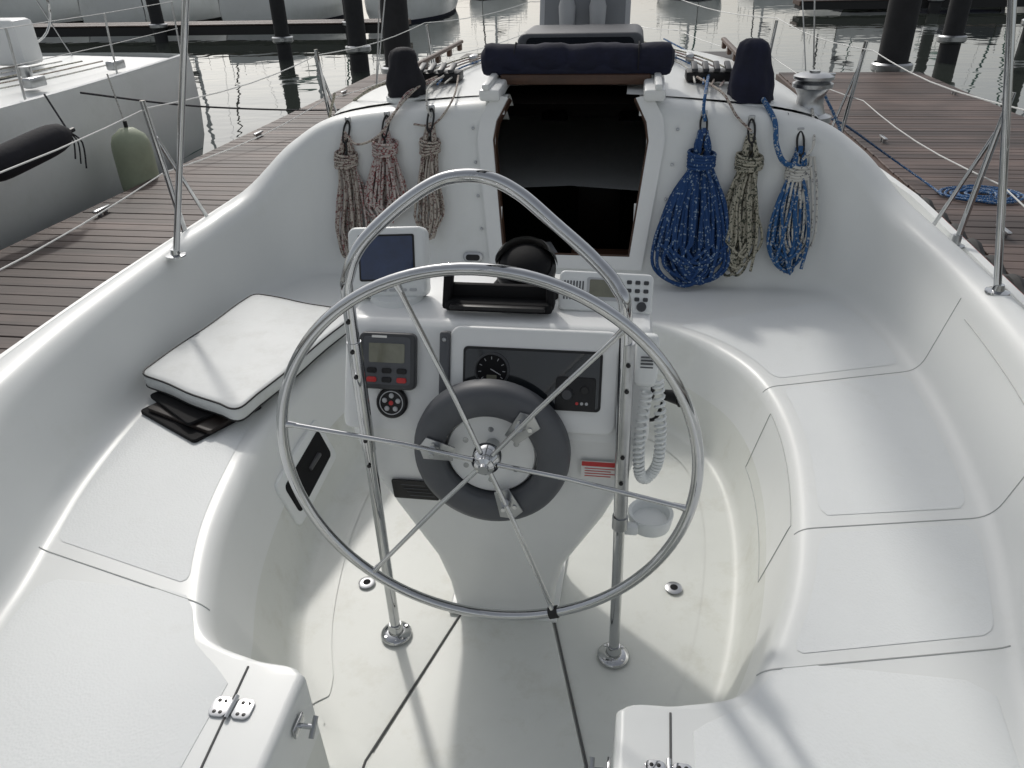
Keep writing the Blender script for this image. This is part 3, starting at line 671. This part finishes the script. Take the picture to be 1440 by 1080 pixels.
# ------------------------------------------------------------ arch, stanchions, lifelines
mb=MB()
for s,b,t in ((-1,(-1.46,2.72,.77),(-1.19,2.75,1.71)),(1,(1.67,2.62,.77),(1.49,2.70,1.67))):
    b=V(b);t=V(t); e=b+(t-b)*1.9
    mb.tube(cat([b,t,e,V((CX+s*.7,2.85,2.75)),V((CX,2.85,2.80))],6),.0125,CHROME,14)
    mb.lathe([(0,.03),(.016,.03),(.02,.01),(.04,.006),(.04,0)],CHROME,Matrix.Translation(b+V((0,0,.0))),20)
mb.obj("stainless_arch",None,50)
def stan(x,y,z,dx=0,h=.62):
    m_=MB(); m_.tube([(x,y,z),(x+dx,y,z+h)],.0125,CHROME,12); m_.lathe([(0,.05),(.017,.05),(.02,.01),(.038,.006),(.038,0)],SATIN,Matrix.Translation((x,y,z)),16)
    m_.tube([(x-.012,y+.25,z),(x+dx*.7,y+.01,z+h*.75)],.009,CHROME,8); return m_.obj("lifeline_stanchion",None,50)
for y in (3.1,5.0,6.8): stan(CX-E(y)+.10,y,.70,-.05)
for y in (3.3,5.2,6.8): stan(CX+E(y)-.08,y,.70,.05)
mb=MB()
for s in (-1,1):
    for zz in (1.28,1.0):
        L=[]
        K=(-1,1.2,3.15,5.05,6.8,8.6,9.6)
        for a,b in zip(K[:-1],K[1:]):
            for k in range(6):
                t=k/6; y=a+(b-a)*t; xa=E(a)+(E(b)-E(a))*t
                L.append((CX+s*(xa-.03),y,zz+max(0,y-5)*.03-.035*math.sin(math.pi*t)))
        mb.tube(L,.0032,WIRE,6)
mb.obj("lifelines")

# ------------------------------------------------------------ docks
def woodmat():
    m=bpy.data.materials.new("dock_planks"); m.use_nodes=True; nt=m.node_tree; b=nt.nodes["Principled BSDF"]; b.inputs["Roughness"].default_value=.6
    g=nt.nodes.new("ShaderNodeNewGeometry"); sx=nt.nodes.new("ShaderNodeSeparateXYZ"); nt.links.new(g.outputs["Position"],sx.inputs[0])
    d=nt.nodes.new("ShaderNodeMath"); d.operation='DIVIDE'; d.inputs[1].default_value=.15; nt.links.new(sx.outputs["Y"],d.inputs[0])
    f=nt.nodes.new("ShaderNodeMath"); f.operation='FLOOR'; nt.links.new(d.outputs[0],f.inputs[0])
    w=nt.nodes.new("ShaderNodeTexWhiteNoise"); w.noise_dimensions='1D'; nt.links.new(f.outputs[0],w.inputs["W"])
    mp=nt.nodes.new("ShaderNodeMapping"); mp.inputs["Scale"].default_value=(1.2,22,6); nt.links.new(g.outputs["Position"],mp.inputs[0])
    n=nt.nodes.new("ShaderNodeTexNoise"); n.inputs["Scale"].default_value=1.5; n.inputs["Detail"].default_value=8; nt.links.new(mp.outputs[0],n.inputs["Vector"])
    mx=nt.nodes.new("ShaderNodeMath"); mx.operation='ADD'; nt.links.new(w.outputs["Value"],mx.inputs[0]); nt.links.new(n.outputs["Fac"],mx.inputs[1])
    h=nt.nodes.new("ShaderNodeMath"); h.operation='MULTIPLY'; h.inputs[1].default_value=.5; nt.links.new(mx.outputs[0],h.inputs[0])
    r=nt.nodes.new("ShaderNodeValToRGB"); r.color_ramp.elements[0].position=.15; r.color_ramp.elements[0].color=(.05,.033,.029,1); r.color_ramp.elements[1].position=.85; r.color_ramp.elements[1].color=(.18,.125,.105,1)
    n3=nt.nodes.new("ShaderNodeTexNoise"); n3.inputs["Scale"].default_value=.9; n3.inputs["Detail"].default_value=7; nt.links.new(g.outputs["Position"],n3.inputs["Vector"])
    r3=nt.nodes.new("ShaderNodeValToRGB"); r3.color_ramp.elements[0].position=.38; r3.color_ramp.elements[0].color=(.5,.5,.5,1); r3.color_ramp.elements[1].position=.62; nt.links.new(n3.outputs["Fac"],r3.inputs["Fac"])
    mm=nt.nodes.new("ShaderNodeMix"); mm.data_type='RGBA'; mm.blend_type='MULTIPLY'; mm.inputs[0].default_value=1
    nt.links.new(h.outputs[0],r.inputs["Fac"]); nt.links.new(r.outputs["Color"],mm.inputs[6]); nt.links.new(r3.outputs["Color"],mm.inputs[7]); nt.links.new(mm.outputs[2],b.inputs["Base Color"])
    bp=nt.nodes.new("ShaderNodeBump"); bp.inputs["Strength"].default_value=.4; bp.inputs["Distance"].default_value=.004; nt.links.new(n.outputs["Fac"],bp.inputs["Height"]); nt.links.new(bp.outputs["Normal"],b.inputs["Normal"])
    return m
DOCK=woodmat()
def dock(x0,x1,y0,y1,zt=-.1):
    m_=MB(); y=y0; rr=random.Random(int(x0*10+y0))
    while y<y1:
        m_.box(((x0+x1)/2+rr.uniform(-.008,.008),y+.075,zt-.02+rr.uniform(-.002,.002)),(x1-x0,.141,.04),DOCK,bev=.004,seg=1); y+=.15
    m_.box(((x0+x1)/2,(y0+y1)/2,zt-.20),(x1-x0-.06,y1-y0-.05,.28),RUBBER)
    for x in (x0-.02,x1+.02): m_.box((x,(y0+y1)/2,zt-.10),(.06,y1-y0,.16),TEAK)
    for x in (x0+.25,x1-.25):
        yy=y0+1.5
        while yy<y1:
            m_.box((x,yy,zt+.05),(.04,.22,.025),SATIN,bev=.01); m_.box((x,yy-.04,zt+.02),(.03,.03,.05),SATIN); m_.box((x,yy+.04,zt+.02),(.03,.03,.05),SATIN); yy+=3.2
    return m_.obj("wooden_dock")
dock(-4.45,-2.15,-2,14.6); dock(2.95,5.28,-2,14.6)
dock(-34,-7.5,27,28.6); dock(7,34,35,36.5); dock(-24,24,-5.5,-3.3)  # last dock lies unseen behind the camera, added for reflections in the chrome
def pile(x,y,h=2.2,r=.22):
    m_=MB(); m_.lathe([(r,-2),(r,h-.3),(r*.98,h-.1),(r*.6,h),(0,h+.02)],PILE,Matrix.Translation((x,y,0)),20); m_.lathe([(r+.05,-.18),(r+.09,-.14),(r+.09,-.05),(r+.05,-.02)],SATIN,Matrix.Translation((x,y,0)),20); return m_.obj("mooring_pile")
pile(-4.1,15.2,2.6,.26); pile(5.0,15.3,2.6,.26); pile(-9,26.7); pile(-16,26.7); pile(-23,26.7); pile(12,34.7,3); pile(20,34.7,3); pile(7.6,20,2.6); pile(-6.2,19,2.4); pile(11.0,24,3.2,.2); pile(-9.2,21.5,3.2,.2)
mb=MB(); pts=[]
for i in range(140):
    a=i*.25; rr=.05+.0016*i; pts.append((3.45+rr*math.cos(a)*1.3+.01*math.sin(i*.7),6.95+rr*math.sin(a),-.085+.012*(i%7)/7))
mb.tube(pts,.012,R_BLUE2,6); mb.tube(cat([pts[-1],(3.1,7.3,-.08),(2.8,7.6,.1),(2.2,6.8,.5),(1.85,6.0,.72)],6),.01,R_BLUE2,6); mb.obj("dock_line")
mb=MB(); pts=[]
for i in range(80):
    a=i*.3; rr=.04+.0018*i; pts.append((-2.75+rr*math.cos(a),7.2+rr*math.sin(a),-.085))
mb.tube(pts,.012,R_BLUE2,6); mb.obj("dock_line")
mb=MB(); pts=[(2.9,1+.05*i,-.12+.03*math.sin(i*.9)) for i in range(120)]; mb.tube(pts,.05,RUBBER,8); mb.obj("dock_bumper_hose")

# ------------------------------------------------------------ other sailboats
def hull_rows(Lg,B,fb,n=24,transom=.8,rise=.25):
    rows=[]
    for i in range(n+1):
        t=i/n
        w=B/2*(transom+(1-transom)*math.sin(min(t/.45,1)*math.pi/2)) if t<.45 else B/2*max(.01,(1-((t-.45)/.55)**2.2))
        zs=fb+rise*(t-.35)**2*1.6
        rows.append((t*Lg,w,zs))
    return rows
def sailboat(name,x,y,rot,Lg=10.5,B=3.5,fb=.95,mast=13,stripe=None,cover=NAVY,zwl=-.6,flat=False,hullm=None):
    M=Matrix.Translation((x,y,zwl))@Matrix.Rotation(rot,4,'Z'); m_=MB(); R=hull_rows(Lg,B,fb); HM=hullm or HULLW
    for s in (-1,1):
        rows=[[M@V(p) for p in ((s*w*.97,yy,zs-.02),(s*w*.97,yy,zs+.05),(s*w,yy,zs+.05),(s*w*1.01,yy,zs-.08),(s*w*1.015,yy,zs*.6),(s*w*.99,yy,zs*.3),(s*w*.93,yy,.12))] for yy,w,zs in R]
        m_.grid(rows,HM)
        m_.grid([[M@V(p) for p in ((s*w*.931,yy,.13),(s*w*.90,yy,.0),(s*w*.8,yy,-.3))] for yy,w,zs in R],stripe or GREENS)
        m_.grid([[M@V((s*w*.97,yy,zs)),M@V((0,yy,zs+.04))] for yy,w,zs in R],GEL)
        m_.tube([M@V((s*w*.99,yy,zs+.05)) for yy,w,zs in R],.022,WHITEP,6)
        if flat: m_.grid([[M@V((s*(w*.96+.006),yy,.30)),M@V((s*(w*.948+.006),yy,.22))] for yy,w,zs in R],GREENS)
    yy,w,zs=R[0]; 
    m_.grid([[M@V((k/8*w*f,yy-.22*(1-abs(k/8)**3)-off,z)) for k in range(-8,9)] for f,z,off in ((.97,zs+.05,0),(1.0,zs*.6,.02),(.97,zs*.3,0),(.92,.12,-.05))],HM)
    secs=[]
    for t,wf,h in ((.36,.62,.0),(.365,.62,.34),(.5,.62,.42),(.62,.55,.38),(.74,.38,.22),(.80,.28,.02)):
        ww=B/2*wf; z0=fb; secs.append([M@V(p) for p in ((-ww-.05,t*Lg,z0),(-ww,t*Lg,z0+h*.8),(-ww*.8,t*Lg,z0+h*.95),(0,t*Lg,z0+h+.05),(ww*.8,t*Lg,z0+h*.95),(ww,t*Lg,z0+h*.8),(ww+.05,t*Lg,z0))])
    m_.grid(secs,GEL)
    for s in (-1,1): m_.add([M@V((s*B/2*.645,.42*Lg,fb+.12)),M@V((s*B/2*.645,.6*Lg,fb+.12)),M@V((s*B/2*.635,.58*Lg,fb+.26)),M@V((s*B/2*.635,.43*Lg,fb+.27))],[(0,1,2,3)],GLASS)
    m_.add([M@V(p) for p in ((-.5,.08*Lg,fb+.06),(.5,.08*Lg,fb+.06),(.5,.33*Lg,fb+.06),(-.5,.33*Lg,fb+.06))],[(0,1,2,3)],LGREY)
    if mast:
        m_.tube([M@V((0,.55*Lg,fb+.3)),M@V((0,.55*Lg,mast))],.085,ALU,10)
        m_.tube([M@V((0,.54*Lg,fb+1.25)),M@V((0,.16*Lg,fb+1.35))],.06,ALU,8); m_.tube([M@V((0,.52*Lg,fb+1.42)),M@V((0,.17*Lg,fb+1.46))],[.17,.11],cover,10)
        for s in (-1,1):
            m_.tube([M@V((s*B*.47,.52*Lg,fb)),M@V((s*.9,.55*Lg,mast*.55)),M@V((0,.55*Lg,mast))],.008,SATIN,5); m_.tube([M@V((0,.55*Lg,mast*.55)),M@V((s*.9,.55*Lg,mast*.55))],.02,ALU,6)
        m_.tube([M@V((0,.99*Lg,fb+.2)),M@V((0,.55*Lg,mast))],.05,cover,6); m_.tube([M@V((0,0,fb)),M@V((0,.55*Lg,mast))],.008,SATIN,5)
    for s in (-1,1):
        idx=range(0,len(R)-1,3); tops=[]
        for i in idx:
            yy,w,zs=R[i]; a=M@V((s*w*.94,yy,zs+.04)); b=M@V((s*w*.96,yy,zs+.65)); m_.tube([a,b],.012,SATIN,6); tops.append(b)
        m_.tube(tops,.004,WIRE,5); m_.tube([p-V((0,0,.3)) for p in tops],.004,WIRE,5)
    if flat:
        for k in range(9):
            m_.tube(cat([M@V((-1.2+.28*k,.7,fb+.1)),M@V((-1.25+.3*k,2.5,fb+.09)),M@V((-1.0+.25*k,5.0,fb+.09))],4),.008,[R_WHT,R_TAN,R_BEI][k%3],5)
        for k in range(4): m_.box(M@V((-1.45,1.2+1.3*k,fb+.12)),(.10,.24,.10),SATIN,bev=.02)
        for xx in (-1.3,1.3): m_.lathe([(0,.2),(.06,.19),(.06,.14),(.045,.08),(.08,.02),(.08,0)],SATIN,M@Matrix.Translation((xx,2.4,fb+.06)),16)
        m_.box(M@V((0,1.0,fb+.35)),(.5,.35,.5),GELC,bev=.06); m_.tube([M@V((.45*math.cos(a*math.pi/16),.75,fb+.75+.45*math.sin(a*math.pi/16))) for a in range(32)],.014,CHROME,8,True)
    return m_.obj(name,None,40),M,R
o,M,R=sailboat("moored_sailboat",-6.9,9.75,math.pi-.03,Lg=12.5,B=4.1,fb=1.30,mast=15,flat=True)
def fender(x,y,z,h,r,m,hor=False):
    m_=MB(); prof=[(0,-h/2)]+[(r*math.sqrt(max(0,1-(abs(t)**5))),t*h/2) for t in [(-.97+1.94*k/12) for k in range(13)]]+[(0,h/2)]
    Mx=Matrix.Translation((x,y,z)); 
    if hor: Mx=Mx@Matrix.Rotation(math.radians(-83),4,'X')@Matrix.Rotation(.1,4,'Y')
    m_.lathe(prof,m,Mx,20)
    m_.tube([Mx@V((0,0,h/2)),Mx@V((0,0,h/2+.06))],.02,BLACK,8)
    if hor:
        e=Mx@V((0,0,h/2)); m_.tube([e,V((x-.15,e.y+.1,z+.35))],.008,R_BLK,6)
        for q in (-.04,0,.04): m_.tube(cat([e,e+V((.02+q,.05,-.1)),e+V((q,.03,-.28-q))],4),.007,R_BLK,6)
    else: m_.tube([(x,y,z+h/2),(x-.05,y,z+h/2+.5)],.008,R_WHT,6)
    return m_.obj("boat_fender")
fender(-4.62,7.15,.0,.80,.19,PALEG); fender(-4.45,5.55,.52,1.0,.125,NAVYB,True); fender(-4.72,4.6,-.1,.6,.12,WHITEP)
mb=MB(); mb.tube(cat([(-4.9,7.0,.75),(-4.4,8.2,.42),(-3.6,9.8,.1),(-2.9,11,-.05)],8),.01,R_BLK,6); mb.obj("mooring_line")
far=[(-14.5,31,0),(-10.0,31.5,.05),(-20.5,31,0),(-27,31,0),(-3,44,0),(3.5,46,.03),(10.5,37.5,0),(15.5,38,0),(20.5,37.5,.04),(26,38,0),(9.5,56,0),(-9,52,0),(-16,55,0),(16,62,0),(-1.5,-17,0),(6,-18,0),(-8,-17,.04)]  # last three boats, unseen astern, are added to give the chrome dark reflections
for i,(x,y,r) in enumerate(far):
    sailboat("distant_sailboat",x,y+(10.5 if i%2 else 0),r+(math.pi if i%2 else 0),Lg=10+random.random()*2,B=3.3+random.random()*.5,fb=1.1,mast=12+random.random()*4,stripe=random.choice([NAVY,GREENS,BLACKM]),cover=random.choice([NAVY,NAVYB,GREENS]),hullm=(NAVY if i in (7,) else None))
mb=MB(); rows=[]
SH=mat("shore_foliage",(.035,.045,.025),.9,var=.5,vscale=.3)
for i in range(161):
    x=-240+3*i; h=2.5+1.5*noise.noise(V((x*.05,0,0)))+1.2*noise.noise(V((x*.3,2,0))); rows.append([V((x,148,-.7)),V((x,149,h*.6)),V((x,152+noise.noise(V((x*.2,5,0)))*2,h)),V((x,165,h+.4)),V((x,230,h))])
mb.grid(rows,SH); mb.obj("distant_shore")

# ------------------------------------------------------------ water
me=bpy.data.meshes.new("water"); b=bmesh.new(); bmesh.ops.create_grid(b,x_segments=2,y_segments=2,size=600); b.to_mesh(me); b.free()
wo=bpy.data.objects.new("water",me); wo.location=(0,0,-.6); bpy.context.collection.objects.link(wo)
m=bpy.data.materials.new("harbour_water"); m.use_nodes=True; nt=m.node_tree; bs=nt.nodes["Principled BSDF"]; bs.inputs["Base Color"].default_value=(.035,.042,.036,1); bs.inputs["Roughness"].default_value=.02; bs.inputs["IOR"].default_value=1.5
g=nt.nodes.new("ShaderNodeNewGeometry"); mp=nt.nodes.new("ShaderNodeMapping"); mp.inputs["Scale"].default_value=(1,1.2,1); nt.links.new(g.outputs["Position"],mp.inputs[0])
n1=nt.nodes.new("ShaderNodeTexNoise"); n1.inputs["Scale"].default_value=1.3; n1.inputs["Detail"].default_value=1.2; n1.inputs["Distortion"].default_value=.5; nt.links.new(mp.outputs[0],n1.inputs["Vector"])
n2=nt.nodes.new("ShaderNodeTexNoise"); n2.inputs["Scale"].default_value=.35; n2.inputs["Detail"].default_value=1; nt.links.new(mp.outputs[0],n2.inputs["Vector"])
ad=nt.nodes.new("ShaderNodeMath"); ad.operation='MULTIPLY_ADD'; ad.inputs[1].default_value=1.2; nt.links.new(n2.outputs["Fac"],ad.inputs[0]); nt.links.new(n1.outputs["Fac"],ad.inputs[2])
bp=nt.nodes.new("ShaderNodeBump"); bp.inputs["Strength"].default_value=.5; bp.inputs["Distance"].default_value=.016; nt.links.new(ad.outputs[0],bp.inputs["Height"]); nt.links.new(bp.outputs["Normal"],bs.inputs["Normal"])
me.materials.append(m)

# ------------------------------------------------------------ light + world
az=math.radians(-28); el=math.radians(43)
sd=V((math.sin(az)*math.cos(el),math.cos(az)*math.cos(el),math.sin(el)))
sl=bpy.data.lights.new("sun","SUN"); sl.energy=1.35; sl.angle=math.radians(3); sl.color=(1,.96,.9)
so=bpy.data.objects.new("sun",sl); so.rotation_euler=sd.to_track_quat('Z','Y').to_euler(); bpy.context.collection.objects.link(so)
w=bpy.data.worlds.new("World"); bpy.context.scene.world=w; w.use_nodes=True; nt=w.node_tree; bg=nt.nodes["Background"]
sk=nt.nodes.new("ShaderNodeTexSky"); sk.sky_type='NISHITA'; sk.sun_disc=False; sk.sun_elevation=el; sk.sun_rotation=az; sk.air_density=1.2; sk.dust_density=3; sk.ozone_density=1
hs=nt.nodes.new("ShaderNodeHueSaturation"); hs.inputs["Saturation"].default_value=.28
nt.links.new(sk.outputs[0],hs.inputs["Color"]); nt.links.new(hs.outputs[0],bg.inputs["Color"]); bg.inputs["Strength"].default_value=.122

# ------------------------------------------------------------ camera
yaw,pitch,roll=math.radians(9),math.radians(30),math.radians(1.5)
fwd=V((-math.sin(yaw)*math.cos(pitch),math.cos(yaw)*math.cos(pitch),-math.sin(pitch)))
rt=V((math.cos(yaw),math.sin(yaw),0)); up=rt.cross(fwd)
r2=rt*math.cos(roll)-up*math.sin(roll); u2=up*math.cos(roll)+rt*math.sin(roll)
cam=bpy.data.objects.new("camera",bpy.data.cameras.new("camera")); bpy.context.collection.objects.link(cam)
MM=Matrix((r2,u2,-fwd)).transposed().to_4x4(); MM.translation=V((.37,0,1.83)); cam.matrix_world=MM
cam.data.lens=26.25; cam.data.sensor_width=36; cam.data.clip_end=2000; cam.data.clip_start=.02
sc=bpy.context.scene; sc.camera=cam; sc.view_settings.view_transform='Standard'; sc.view_settings.look='None'; sc.view_settings.exposure=0
